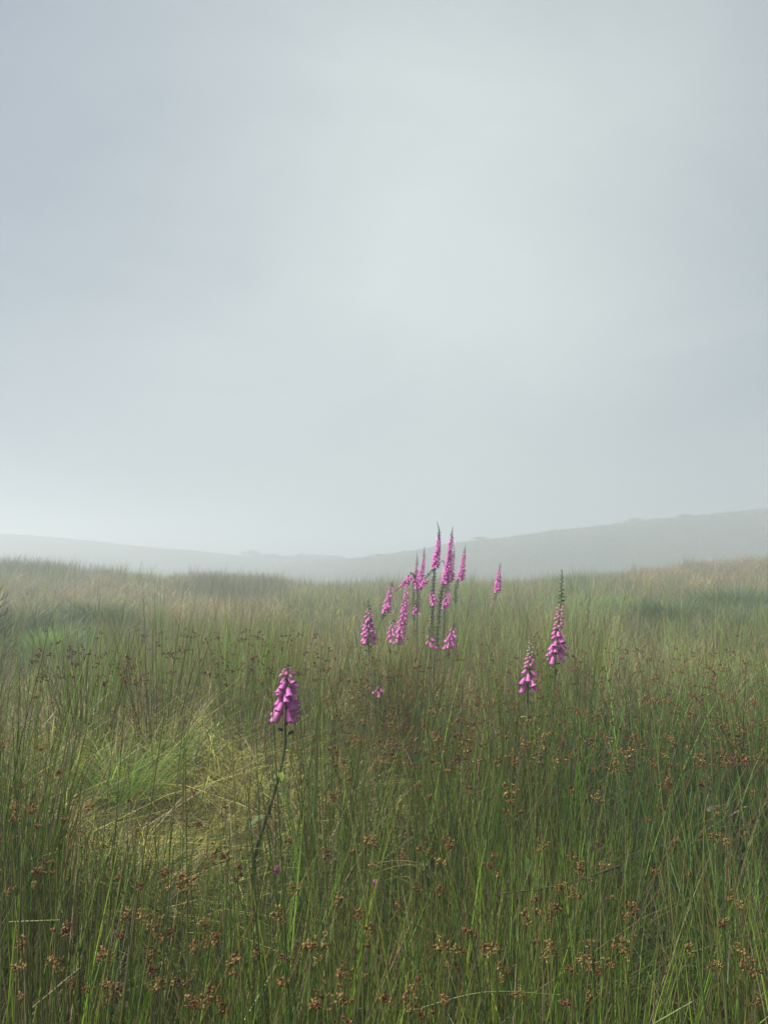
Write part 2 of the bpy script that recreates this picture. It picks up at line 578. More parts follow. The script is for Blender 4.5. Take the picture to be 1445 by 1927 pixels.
def scatter(r0, r1, clumps_per_m2, blade_mul, width_mul, seg, prism, hmul=1.0, wedge=WEDGE):
    area = wedge * (r1 * r1 - r0 * r0)
    n = int(area * clumps_per_m2)
    r = np.sqrt(RS.uniform(r0 * r0, r1 * r1, n))
    a = RS.uniform(-wedge, wedge, n)
    x, y = r * np.sin(a), r * np.cos(a)
    gap = np.sin(x * 5.3 + 1.7 * np.sin(y * 3.1)) * np.sin(y * 4.7 + 1.9 * np.sin(x * 2.9 + 1)) + 0.4 * np.sin(x * 11 + y * 7)
    keep_c = (gap < 0.12) | (RS.uniform(0, 1, n) < 0.10) | (r > 6)
    x, y, r, gap = x[keep_c], y[keep_c], r[keep_c], gap[keep_c]
    kind = pick_kinds(x, y, r)
    for ki, name in enumerate(KINDS):
        P = PAL[name]
        sel = kind == ki
        m = int(sel.sum())
        if m == 0:
            continue
        per = np.maximum(3, (P['n'] * blade_mul * RS.uniform(0.5, 1.5, m))).astype(int)
        ci = np.repeat(np.arange(m), per)
        cx, cy_ = x[sel][ci], y[sel][ci]
        nb = len(ci)
        ch = (RS.uniform(0.72, 1.15, m) * (0.90 + 0.16 * np.sin(x[sel] * 1.9 + np.sin(y[sel] * 1.2)) * np.sin(y[sel] * 1.6 + 1)) * (1.06 - 0.30 * sstep(-0.5, 0.3, gap[sel]) * (r[sel] < 8)))[ci]
        crgb = GAIN * RS.normal(1.0, 0.13, m)[ci][:, None] * (1 + RS.normal(0, 0.07, (m, 3)))[ci]
        ox, oy = RS.normal(0, P['sig'], nb), RS.normal(0, P['sig'], nb)
        bx, by = cx + ox, cy_ + oy
        keep = clear_of_camera(bx, by)
        h = RS.uniform(P['h'][0], P['h'][1], nb) * ch * hmul
        # the rushes thin out and stay short in front of the pale flattened grass
        edge = sstep(-1.0, -0.85, bx / np.maximum(by, 0.1) / 0.44) * (1 - sstep(-0.20, -0.08, bx / np.maximum(by, 0.1))) * (by < 3.7)
        cap = np.maximum(0.20, EYE - 0.315 * by - H(bx, by) + RS.exponential(0.025, nb))
        h = np.where(edge > RS.uniform(0.02, 0.6, nb), np.minimum(h, cap), h)
        h *= np.where(RS.uniform(0, 1, nb) < 0.25, RS.uniform(0.45, 0.9, nb), 1.0)
        # low growth in front of the foxgloves, whose stems show down to a certain height
        for fx, fd, fz, fw in GAPS:
            g_ = (np.abs(bx - fx * by / fd) < fw * by / fd) & (by < fd - 0.02) & (by > fd - 2.6) & (RS.uniform(0, 1, nb) < 0.85)
            h = np.where(g_, np.minimum(h, np.maximum(0.15, EYE + (fz - EYE) * by / fd - H(bx, by) + RS.normal(0, 0.03, nb))), h)
        # blades lean out from the clump centre, and with the wind (to the right)
        out = np.arctan2(oy, ox) + RS.normal(0, 0.5, nb)
        wl_ = RS.uniform(0.02, 0.42, nb)
        vx = np.cos(out) * (1 - wl_) + wl_ * 0.9
        vy = np.sin(out) * (1 - wl_) + wl_ * RS.normal(-0.1, 0.4, nb)
        az = np.arctan2(vy, vx)
        lean = np.abs(RS.normal(P['lean'], P['lean'] * 0.55, nb))
        curve = np.abs(RS.normal(P['curve'], P['curve'] * 0.6, nb))
        droop = np.clip(RS.normal(P['droop'], P['droop'] * 0.4, nb), 0, 0.85)
        w = P['w'] * 0.001 * RS.uniform(0.6, 1.4, nb) * width_mul
        w *= np.where((RS.uniform(0, 1, nb) < 0.12) & (name not in ('rush', 'crest')), 1.9, 1.0)
        bent = RS.uniform(0, 1, nb) < 0.06
        lean, droop = np.where(bent, lean + 0.5, lean), np.where(bent, droop + 0.35, droop)
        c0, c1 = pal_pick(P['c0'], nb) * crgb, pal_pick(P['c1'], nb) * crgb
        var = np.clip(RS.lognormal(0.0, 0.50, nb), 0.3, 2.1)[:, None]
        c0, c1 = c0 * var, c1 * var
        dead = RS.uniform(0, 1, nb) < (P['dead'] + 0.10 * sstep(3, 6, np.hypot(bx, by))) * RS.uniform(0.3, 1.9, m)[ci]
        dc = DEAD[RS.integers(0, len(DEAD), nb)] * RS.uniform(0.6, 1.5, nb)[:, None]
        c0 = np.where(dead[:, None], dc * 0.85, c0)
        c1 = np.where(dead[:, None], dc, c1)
        lean = np.where(dead, lean * 1.9 + 0.05, lean)
        # a few brown tips on living stems
        bt = (RS.uniform(0, 1, nb) < 0.22) & ~dead
        c1 = np.where(bt[:, None], DEAD[RS.integers(0, 3, nb)] * 0.8, c1)
        base = np.stack([bx, by, H(bx, by) - 0.02], -1)
        is_rush = name in ('rush', 'crest', 'teal')
        b = [q[keep] for q in (base, h, az, lean, curve, droop, w, c0, c1)]
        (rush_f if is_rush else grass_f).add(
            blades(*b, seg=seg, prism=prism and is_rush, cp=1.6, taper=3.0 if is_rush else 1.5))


scatter(0.85, 2.6, 76, 0.95, 1.1, 4, True, wedge=rad(62))
scatter(2.6, 5.0, 62, 0.85, 1.15, 3, True, wedge=rad(40))
scatter(5.0, 9.0, 38, 0.85, 1.2, 3, False)
scatter(9.0, 16.0, 24, 0.65, 1.75, 3, False, wedge=rad(33))
scatter(16.0, 30.0, 14, 0.55, 2.7, 2, False, wedge=rad(33))
scatter(30.0, 50.0, 7, 0.5, 3.8, 2, False)
scatter(50.0, 66.0, 2.5, 0.45, 6.5, 2, False)
# short undergrowth between the rush stems, so no bare soil shows
def undergrowth(r0, r1, dens, wm, wedge=rad(58)):
    n = int(wedge * (r1 * r1 - r0 * r0) * dens)
    r = np.sqrt(RS.uniform(r0 * r0, r1 * r1, n))
    a = RS.uniform(-wedge, wedge, n)
    x, y = r * np.sin(a), r * np.cos(a)
    h = RS.uniform(0.12, 0.42, n)
    az = RS.uniform(0, 2 * np.pi, n)
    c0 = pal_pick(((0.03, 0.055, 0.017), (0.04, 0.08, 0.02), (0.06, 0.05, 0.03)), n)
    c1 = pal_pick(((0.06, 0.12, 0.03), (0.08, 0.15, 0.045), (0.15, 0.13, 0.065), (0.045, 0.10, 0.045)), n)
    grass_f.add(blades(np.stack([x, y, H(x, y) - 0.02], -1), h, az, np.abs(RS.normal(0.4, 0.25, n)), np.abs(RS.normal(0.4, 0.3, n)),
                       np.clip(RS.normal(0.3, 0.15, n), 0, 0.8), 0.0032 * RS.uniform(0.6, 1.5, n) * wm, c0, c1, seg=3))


undergrowth(0.7, 3.2, 260, 1.1)
undergrowth(3.2, 7.0, 320, 1.5)
def thatch(r0, r1, dens, wm, wedge=rad(58)):
    """dead stems lying tangled low between the living ones"""
    n = int(wedge * (r1 * r1 - r0 * r0) * dens)
    r = np.sqrt(RS.uniform(r0 * r0, r1 * r1, n))
    a = RS.uniform(-wedge, wedge, n)
    x, y = r * np.sin(a), r * np.cos(a)
    c = DEAD[RS.integers(0, len(DEAD), n)] * RS.uniform(0.25, 0.9, n)[:, None]
    grass_f.add(blades(np.stack([x, y, H(x, y) + RS.uniform(0, 0.25, n)], -1), RS.uniform(0.2, 0.6, n), RS.uniform(0, 6.28, n), np.abs(RS.normal(0.9, 0.4, n)),
                       np.abs(RS.normal(0.3, 0.3, n)), np.clip(RS.normal(0.6, 0.2, n), 0, 1.1), 0.0026 * RS.uniform(0.6, 1.4, n) * wm, c, c * 0.9, seg=3, taper=3))


thatch(0.7, 3.2, 170, 1.0)
thatch(3.2, 7.0, 160, 1.4)
rush_f.build('rush_stems', 'dense mass of green and straw rush stems covering the moor', 'rushes')
grass_f.build('moor_grass', 'mixed green and straw moor grass growing among the rushes', 'grass')

# far slopes: low tufts, only a few pixels each
hill_f = Field()


def hill_tufts(n, y0, y1, x0, x1, wid, hh):
    y = RS.uniform(y0, y1, n)
    x = RS.uniform(x0, x1, n)
    pn = np.sin(x * 0.13 + np.sin(y * 0.21)) * np.sin(y * 0.17 + 0.7 * np.sin(x * 0.09))
    c = pal_pick(((0.06, 0.08, 0.035), (0.12, 0.11, 0.06), (0.16, 0.13, 0.085), (0.05, 0.075, 0.04)), n) * (0.7 + 0.35 * pn)[:, None]
    h = RS.uniform(hh[0], hh[1], n)
    hill_f.add(blades(np.stack([x, y, H(x, y) - 0.03], -1), h, RS.uniform(0, 6.28, n), np.abs(RS.normal(0.3, 0.2, n)), np.abs(RS.normal(0.3, 0.2, n)),
                      np.full(n, 0.2), wid * RS.uniform(0.6, 1.4, n), c, c * 1.25, seg=2))


hill_tufts(75000, 66, 200, -115, 120, 0.10, (0.18, 0.5))
hill_f.build('hill_grass', 'low brown and green grass on the misty slopes', 'hill grass')

# ------------------------------------------------------------------ foxgloves
PINK = np.array((0.88, 0.24, 0.70))
PINK_PALE = np.array((0.76, 0.32, 0.55))
GREEN_STEM = np.array((0.10, 0.105, 0.055))
DARK_STEM = np.array((0.075, 0.072, 0.046))
POD = np.array((0.060, 0.075, 0.045))
CALYX = np.array((0.12, 0.17, 0.07))


def bell_geo(sides=12, rings=6, pink=PINK, open_=1.0, inner=True):
    """a hanging bell of unit length along -Z, mouth at the bottom, lower lip towards +X"""
    prof = [(0.0, 0.08), (0.06, 0.16), (0.20, 0.215), (0.42, 0.265), (0.68, 0.285), (0.88, 0.295), (1.0, 0.30 + 0.10 * open_)]
    if open_ < 0.2:
        prof = [(0.0, 0.08), (0.1, 0.20), (0.3, 0.29), (0.55, 0.33), (0.8, 0.26), (0.95, 0.13), (1.0, 0.02)]
    if rings < 6:
        prof = [prof[0], prof[2], prof[4], prof[6]]
    ang = np.arange(sides) / sides * 2 * np.pi
    V, C = [], []
    for t, r in prof:
        e = max(0, (t - 0.75) / 0.25) * open_
        lobe = 1 + 0.10 * e * np.cos(ang * 5 + 0.3)
        lip = 0.16 * e * np.cos(ang)
        V.append(np.stack([r * lobe * np.cos(ang) + 0.06 * e, r * lobe * np.sin(ang) * 0.92, -(t + lip)], -1))
        base = np.array(pink) * (1 - 0.25 * t) + np.array((0.62, 0.16, 0.52)) * 0.25 * t
        if t < 0.1:
            base = base * 0.6 + PINK_PALE * 0.4
        C.append(np.tile(base, (sides, 1)))
    n_out = len(prof)
    if inner and open_ > 0.5:
        for t, r in reversed(prof[2:-1]):
            V.append(np.stack([(r - 0.035) * np.cos(ang), (r - 0.035) * np.sin(ang) * 0.92, np.full(sides, -t)], -1))
            spot = np.where((np.arange(sides) % 3 == 0) & (np.cos(ang) > -0.2), 0.35, 1.0)
            C.append(np.array((0.62, 0.34, 0.56))[None] * spot[:, None])
    f = []
    m = len(V)
    for i in range(m - 1):
        for k in range(sides):
            k2 = (k + 1) % sides
            f.append((i * sides + k, (i + 1) * sides + k, (i + 1) * sides + k2, i * sides + k2))
    return np.concatenate(V), np.array(f), np.concatenate(C)


def calyx_geo(col=CALYX, s=1.0):
    """five pointed sepals clasping the top of a bell, with a short stalk"""
    V, Fc, n = [], [], 0
    for k in range(5):
        a = k * 2 * math.pi / 5
        ca, sa = math.cos(a), math.sin(a)
        pts = [(0.05, -0.02, 0.06), (0.20, -0.11, -0.08), (0.20, 0.11, -0.08), (0.25, 0.0, -0.27)]
        for (x, y, z) in pts:
            V.append(((x * ca - y * sa) * s, (x * sa + y * ca) * s, z * s))
        Fc += [(n, n + 1, n + 2), (n + 1, n + 3, n + 2)]
        n += 4
    return np.array(V), np.array(Fc), np.tile(np.array(col), (len(V), 1))


def hang_matrix(out, tilt, length, roll=0.0):
    """bell axis hangs down and out: tilt 0 = straight down, 90 = straight out"""
    out = Vector((out[0], out[1], 0)).normalized()
    axis = (out * math.sin(tilt) + Vector((0, 0, -1)) * math.cos(tilt)).normalized()
    z = -axis
    x = (out - z * out.dot(z)).normalized()
    y = z.cross(x)
    m = Matrix((x, y, z)).transposed()
    return m, length


def xf(v, m, s, p):
    return np.asarray(v) @ (np.array(m).T * s) + np.array(tuple(p))


_bell_meshes = {}


def bell_mesh(kind):
    if kind not in _bell_meshes:
        if kind[0] == 'bell':
            g = bell_geo(12, 6, (PINK, PINK * 0.8 + PINK_PALE * 0.25, PINK * 0.86, PINK * 0.62 + PINK_PALE * 0.42)[kind[1]], 1.0 - 0.12 * kind[1])
        elif kind[0] == 'bud':
            g = bell_geo(8, 6, (PINK_PALE, PINK_PALE * 0.9, (0.62, 0.36, 0.42))[kind[1]], 0.0, False)
        else:
            g = calyx_geo()
        mb = MB()
        mb.add(*g)
        _bell_meshes[kind] = mb.mesh(kind[0], M_BELL if kind[0] != 'calyx' else M_LEAF)
    return _bell_meshes[kind]


def leaf_geo(length, width, col, bend=0.3):
    """a pointed leaf along +X, folded along its midrib and bending down"""
    V, f = [], []
    n = 6
    for i in range(n + 1):
        t = i / n
        w = width * 0.5 * math.sin(math.pi * min(1, t * 0.93 + 0.05)) ** 0.8
        z = -bend * length * t * t
        V += [(t * length, -w, z + w * 0.25), (t * length, 0, z), (t * length, w, z + w * 0.25)]
    for i in range(n):
        a = i * 3
        f += [(a, a + 3, a + 4, a + 1), (a + 1, a + 4, a + 5, a + 2)]
    return np.array(V), np.array(f), np.tile(np.array(col), (len(V), 1))


def foxglove(label, d, pix, fl, n_bells, bell_len, near, tip_frac=0.25, pods=0.0, stem_r=0.004, group=None,
             stem_col=GREEN_STEM, ground_px=None, lean_y=0.0, pink=1.0, leaves=(), bud_green=0.5, seed=0, tip_col=(0.13, 0.18, 0.09)):
    """pix: pixels from the tip down the stem; fl: fractions of the stem length (from the tip) where bells start and end"""
    rng = random.Random(seed + 11)
    pts = [at(px, py, d) for px, py in pix]
    gx = pts[-1].x if ground_px is None else at(ground_px, 1300, d).x
    gz = float(H(gx, d))
    if pts[-1].z > gz + 0.03:
        pts.append(Vector((gx, d, gz)))
    base = Vector((pts[-1].x, d, min(pts[-1].z, gz)))
    L = len(pts)
    for i, p in enumerate(pts):
        p.y += lean_y * (1 - i / (L - 1)) ** 1.5
    S = spline([p - base for p in pts], 44)                     # tip -> base, local
    seg = np.linalg.norm(np.diff(S, axis=0), axis=1)
    cum = np.concatenate([[0], np.cumsum(seg)])
    total = cum[-1]

    def on(s):
        s = min(max(s, 0), total)
        return Vector([float(np.interp(s, cum, S[:, k])) for k in range(3)])

    root = tag(obj('foxglove', None, loc=base), label, 'foxglove', group or 'wild foxgloves on the moor')
    root.empty_display_size = 0.1
    mb = MB()
    rr = stem_r * np.linspace(0.30, 1.25, len(S))
    mb.add(*tube(S, rr, 7 if near else 5, np.array(stem_col) * 1.25, stem_col))
    obj('stem', mb.mesh('stem', M_STEM), root)
    s0, s1 = fl[0] * (1.0 if near else 0.78), fl[1]                                       # metres from tip where open bells begin / end
    ph = rng.uniform(0, 6.28)
    view = math.atan2(-base.y, -base.x)                         # direction from plant to where light and camera are
    bells = MB()
    for i in range(n_bells):
        t = (i + 0.5) / n_bells
        s = s0 + (s1 - s0) * t + rng.uniform(-0.3, 0.3) * bell_len * 0.35
        a = ph + i * 2.4 + rng.uniform(-0.5, 0.5)
        # bells crowd to one side of the stem
        a = view + 0.2 + ((a - view + math.pi) % (2 * math.pi) - math.pi) * 0.78
        p = on(s)
        grow = min(1.0, 0.62 + 0.55 * t) if near else min(1.0, 0.42 + 0.85 * t)
        ln = bell_len * grow * rng.uniform(0.85, 1.12)
        tilt = rad(44 - 12 * t + rng.uniform(-14, 14)) if near else rad(42 - 16 * t + rng.uniform(-12, 12))
        m, _ = hang_matrix((math.cos(a), math.sin(a)), tilt, ln)
        off = Vector((math.cos(a), math.sin(a), 0.0)) * (bell_len * (0.12 + 0.22 * t))
        if near:
            o = obj('flower_bell', bell_mesh(('bell', rng.randrange(4))), root)
            o.matrix_local = Matrix.Translation(p + off) @ m.to_4x4() @ Matrix.Diagonal((ln, ln, ln, 1))
            c = obj('calyx', bell_mesh(('calyx',)), o)
            c.location = (0, 0, 0.03)
            mb_st(root, tube([p, p + off * 0.5 + Vector((0, 0, 0.004)), p + off], 0.0011, 4, CALYX))
        else:
            v, f, cc = bell_geo(6, 4, PINK * pink, 0.8, False)
            bells.add(xf(v, m, ln, p + off), f, cc * rng.uniform(0.8, 1.15))
            v, f, cc = calyx_geo()
            bells.add(xf(v, m, ln, p + off), f, cc * 0.8)
    if not near and n_bells:
        tag(obj('flower_bells', bells.mesh('flower_bells', M_BELL), root), kind='stuff')
    # buds from the first bell up to the tip
    nb = max(8, int(26 * tip_frac / 0.25)) if near else max(10, int(s0 / (bell_len * 0.17)))
    small = MB()
    for i in range(nb):
        t = (i + 0.3) / nb                                      # 0 at tip
        s = s0 * t ** 0.85
        a = ph + i * 2.4 + 1.0
        if near:
            a = view + 0.2 + ((a - view + math.pi) % (2 * math.pi) - math.pi) * 0.85
        p = on(s)
        sz = bell_len * (0.10 + 0.42 * t) * rng.uniform(0.85, 1.1)
        tilt = rad(115 - 60 * t)
        m, _ = hang_matrix((math.cos(a), math.sin(a)), tilt, sz)
        off = Vector((math.cos(a), math.sin(a), 0)) * bell_len * (0.05 + 0.16 * t)
        if near and t > bud_green:
            o = obj('bud', bell_mesh(('bud', rng.randrange(3))), root)
            o.matrix_local = Matrix.Translation(p + off) @ m.to_4x4() @ Matrix.Diagonal((sz, sz, sz, 1))
            mb_st(root, tube([p, p + off * 0.6 + Vector((0, 0, 0.003)), p + off], 0.0009, 4, CALYX))
        else:
            v, f, cc = bell_geo(6, 4 if not near else 6, PINK, 0.0, False)
            k = min(1.0, max(0.0, (t - 0.45) / 0.5)) * pink
            col = np.array(tip_col) * (1 - k) + PINK_PALE * 0.85 * k if near else np.array((0.085, 0.11, 0.075)) * (1 - k * 0.7) + PINK * 0.7 * k
            small.add(xf(v, m, sz * (1.15 if near else 1.0), p + off * 0.8), f, np.tile(col * rng.uniform(0.85, 1.15), (len(v), 1)))
            v, f, cc = calyx_geo(np.array(tip_col) * 0.85)
            small.add(xf(v, m, sz * 1.6, p + off * 0.8), f, cc)
    if small.n:
        tag(obj('bud_tip', small.mesh('bud_tip', M_LEAF), root), kind='stuff')
    # seed pods (and pale withered styles) below the open bells
    if pods > 0:
        pm = MB()
        n = int(pods / (bell_len * (0.34 if near else 0.20)))
        for i in range(n):
            s = s1 + pods * (i + rng.uniform(0, 0.8)) / n
            a = ph + i * 2.4
            p = on(s)
            m, _ = hang_matrix((math.cos(a), math.sin(a)), rad(125 + rng.uniform(-20, 15)), 1)
            sz = bell_len * (0.42 if near else 0.50) * rng.uniform(0.8, 1.15)
            off = Vector((math.cos(a), math.sin(a), 0.1)) * bell_len * 0.22
            v, f, cc = bell_geo(6, 4, POD, 0.0, False)
            pm.add(xf(v, m, sz, p + off), f, np.tile(POD * rng.uniform(0.7, 1.3), (len(v), 1)))
            v, f, cc = calyx_geo(POD * 1.3, 1.3)
            pm.add(xf(v, m, sz, p + off), f, cc)
            if near and i < n * 0.7:
                e = p + off + Vector((math.cos(a), math.sin(a), 0)) * bell_len * rng.uniform(0.3, 0.6) + Vector((0, 0, -bell_len * rng.uniform(-0.15, 0.3)))
                pm.add(*tube([p + off, (p + off + e) / 2 + Vector((0, 0, bell_len * 0.12)), e], 0.0015, 4, (0.55, 0.54, 0.36)))
        tag(obj('seed_pods', pm.mesh('seed_pods', M_LEAF), root), kind='stuff')
    # leaves: (metres from tip, length, width, azimuth, colour, bend, rise)
    for (s, ln, wd, az, col, bend, rise) in leaves:
        lm = MB()
        lm.add(*leaf_geo(ln, wd, col, bend))
        o = obj('leaf', lm.mesh('leaf', M_LEAF), root, loc=on(s))
        o.rotation_euler = (0, -rise, az)
    for r_, mbx in STALKS.items():
        obj('flower_stalks', mbx.mesh('flower_stalks', M_LEAF), root)['kind'] = 'stuff'
    STALKS.clear()
    return root


STALKS = {}


def mb_st(root, geo):
    STALKS.setdefault(root.name, MB()).add(*geo)


YG = (0.30, 0.36, 0.07)
DG = (0.055, 0.060, 0.050)
SG = (0.10, 0.15, 0.06)
foxglove('nearest foxglove with a broad magenta spike of large bells, left of centre in the foreground', 3.0,
         [(544, 1248), (541, 1300), (538, 1356), (536, 1410), (517, 1490), (480, 1615)], (0.040, 0.180), 24, 0.053, True,
         tip_frac=0.12, pods=0.10, stem_r=0.0062, stem_col=DARK_STEM, lean_y=-0.03, bud_green=0.35, seed=1,
         leaves=((0.28, 0.035, 0.024, -0.4, YG, 0.5, 0.3), (0.325, 0.041, 0.027, 0.5, YG, 0.5, 0.1), (0.35, 0.022, 0.014, 2.6, SG, 0.4, 0.3),
                 (0.405, 0.038, 0.027, -1.2, YG, 0.6, 0.0), (0.42, 0.038, 0.024, 0.2, YG, 0.5, 0.2), (0.45, 0.045, 0.024, 3.0, SG, 0.5, 0.2), (0.48, 0.05, 0.026, -0.3, SG, 0.6, 0.3), (0.55, 0.06, 0.03, 0.9, SG, 0.7, 0.2), (0.57, 0.07, 0.032, -2.4, SG, 0.7, 0.3),
                 (0.52, 0.05, 0.022, 2.9, DG, 0.9, -0.9), (0.60, 0.09, 0.03, 0.2, DG, 0.8, -0.7), (0.66, 0.11, 0.035, 3.2, DG, 0.9, -0.6)))
foxglove('tall foxglove right of centre with loose pink buds and a bare green tip', 4.2,
         [(1057, 1072), (1055, 1130), (1050, 1180), (1045, 1240), (1041, 1320), (1038, 1420)], (0.31, 0.455), 15, 0.049, True,
         tip_frac=0.42, pods=0.13, stem_r=0.0056, stem_col=DARK_STEM, bud_green=0.52, seed=2,
         leaves=((0.66, 0.05, 0.018, -0.3, SG, 0.5, 0.2), (0.72, 0.05, 0.02, 2.8, SG, 0.5, 0.2)))
foxglove('short foxglove with pale cream bud tip, just left of the tall one on the right', 3.8,
         [(999, 1191), (998, 1230), (995, 1262), (993, 1302), (992, 1400)], (0.160, 0.245), 11, 0.049, True,
         tip_frac=0.33, pods=0.03, stem_r=0.0042, bud_green=0.62, seed=3, tip_col=(0.44, 0.42, 0.27),
         leaves=((0.33, 0.05, 0.018, -0.4, SG, 0.5, 0.2), (0.40, 0.06, 0.02, 2.6, YG, 0.5, 0.2)))
foxglove('foxglove with a stubby pink spike at the lower left of the cluster', 5.4,
         [(693, 1128), (694, 1155), (694, 1213), (693, 1262), (692, 1300)], (0.10, 0.275), 22, 0.049, True,
         tip_frac=0.14, pods=0.10, stem_r=0.0045, bud_green=0.6, seed=4, leaves=((0.40, 0.07, 0.024, 0.3, SG, 0.5, 0.3), (0.46, 0.08, 0.03, 2.8, SG, 0.5, 0.2)))
CL = 'foxgloves in the misty cluster'
foxglove('foxglove leaning left with a short pink spike, leftmost of the cluster row behind', 7.6,
         [(739, 1092), (733, 1118), (726, 1148), (716, 1170), (705, 1215)], (0.07, 0.29), 30, 0.044, False, seed=5, pods=0.1, group=CL)
foxglove('long curved pink foxglove spike sweeping down at the left of the cluster', 6.8,
         [(768, 1092), (763, 1130), (758, 1165), (750, 1208), (747, 1240)], (0.05, 0.52), 58, 0.042, False, seed=6, pods=0.05, group=CL)
foxglove('small pink foxglove spike low in the grass left of the cluster', 6.6,
         [(741, 1166), (738, 1180), (735, 1200), (734, 1225)], (0.03, 0.15), 13, 0.044, False, seed=7, group=CL)
foxglove('dark budded foxglove spike, left of a matching pair in the cluster', 9.2,
         [(785, 1038), (784, 1065), (780, 1095), (778, 1130), (780, 1200)], (0.20, 0.36), 26, 0.040, False, seed=8, pods=0.45, group=CL, pink=0.75)
foxglove('pink foxglove spike with a dark tip, right of a matching pair in the cluster', 9.0,
         [(799, 1028), (796, 1060), (791, 1085), (787, 1105), (786, 1200)], (0.16, 0.48), 56, 0.042, False, seed=9, pods=0.30, group=CL)
foxglove('tallest foxglove of the cluster, its thin dark tip curling over', 8.8,
         [(822, 981), (826, 1000), (824, 1030), (819, 1062), (815, 1105), (813, 1160), (812, 1240)], (0.22, 0.50), 66, 0.044, False,
         seed=10, pods=0.75, stem_r=0.009, group=CL, stem_col=DARK_STEM)
foxglove('second tallest foxglove of the cluster, thick magenta spike bending right', 8.6,
         [(852, 991), (848, 1020), (843, 1060), (836, 1095), (829, 1125), (824, 1180), (821, 1240)], (0.15, 0.60), 92, 0.046, False,
         seed=11, pods=0.75, stem_r=0.010, group=CL, stem_col=DARK_STEM)
foxglove('dull purple foxglove spike close behind the second tallest in the cluster', 9.4,
         [(855, 1026), (853, 1050), (848, 1085), (840, 1115), (834, 1210)], (0.20, 0.42), 34, 0.040, False, seed=12, pods=0.35, group=CL, pink=0.7)
foxglove('rightmost foxglove spike of the cluster, slender and leaning right', 9.2,
         [(876, 1024), (872, 1050), (866, 1085), (858, 1110), (853, 1210)], (0.13, 0.40), 44, 0.042, False, seed=13, pods=0.30, group=CL)
foxglove('foxglove spike bent over in an arch across the middle of the cluster', 8.9,
         [(789, 1108), (797, 1095), (808, 1080), (822, 1066), (834, 1056), (838, 1090), (836, 1210)], (0.02, 0.14), 18, 0.038, False, seed=14, pods=0.22, group=CL, stem_r=0.006)
foxglove('foxglove spike drooping left towards the grass, pink at its bend', 8.3,
         [(742, 1116), (752, 1104), (764, 1092), (776, 1080), (784, 1110), (783, 1210)], (0.10, 0.26), 22, 0.040, False, seed=15, pods=0.15, group=CL, stem_r=0.005)
foxglove('short faded pink foxglove left of the thick dark cluster stems', 8.0,
         [(812, 1108), (813, 1118), (816, 1135), (815, 1200)], (0.03, 0.14), 14, 0.040, False, seed=16, group=CL)
foxglove('short leaning pink foxglove right of the thick dark cluster stems', 8.0,
         [(845, 1108), (842, 1122), (836, 1142), (834, 1200)], (0.03, 0.18), 18, 0.040, False, seed=17, group=CL)
foxglove('tiny pink foxglove tip between the cluster and the curved spike', 7.4,
         [(782, 1134), (783, 1142), (784, 1152), (784, 1190)], (0.02, 0.09), 8, 0.038, False, seed=18, group=CL)
foxglove('small foxglove with two drooping bells low under the cluster', 6.0,
         [(806, 1178), (808, 1190), (809, 1215), (810, 1240)], (0.08, 0.14), 5, 0.045, False, seed=19, group=CL)
foxglove('small bright pink foxglove spike low in the grass right of the cluster', 6.2,
         [(855, 1172), (851, 1188), (845, 1212), (842, 1240)], (0.05, 0.17), 15, 0.045, False, seed=20, group=CL)
foxglove('lone distant foxglove spike to the right of the cluster', 10.5,
         [(942, 1057), (939, 1075), (935, 1108), (930, 1130), (926, 1160)], (0.11, 0.37), 44, 0.046, False, seed=21, pods=0.15)
foxglove('tiny pink foxglove almost buried in rushes below the stubby spike', 4.6,
         [(713, 1285), (713, 1292), (714, 1303), (715, 1340)], (0.015, 0.05), 4, 0.036, False, seed=22)

# fallen bells caught among the rushes
for px, py, lab, k in ((705, 1656, 'pale pink fallen foxglove bell caught in the rushes near the bottom centre', 1),
                       (522, 1630, 'dark purple fallen foxglove bell below the nearest foxglove', 2)):
    d = hit(px, py, 0.55)
    o = obj('fallen_bell', bell_mesh(('bell', k)), loc=at(px, py, d))
    o.rotation_euler = (rad(25), rad(-20), 0.5 * k)
    o.scale = (0.026,) * 3
    tag(o, lab, 'flower')

# ------------------------------------------------------------------ flowering rushes
RUST = ((0.27, 0.145, 0.060), (0.33, 0.205, 0.085), (0.21, 0.10, 0.050))
TANS = ((0.30, 0.20, 0.075), (0.33, 0.24, 0.09), (0.27, 0.15, 0.055))
PLUM = ((0.15, 0.070, 0.050), (0.20, 0.095, 0.060), (0.12, 0.055, 0.042))


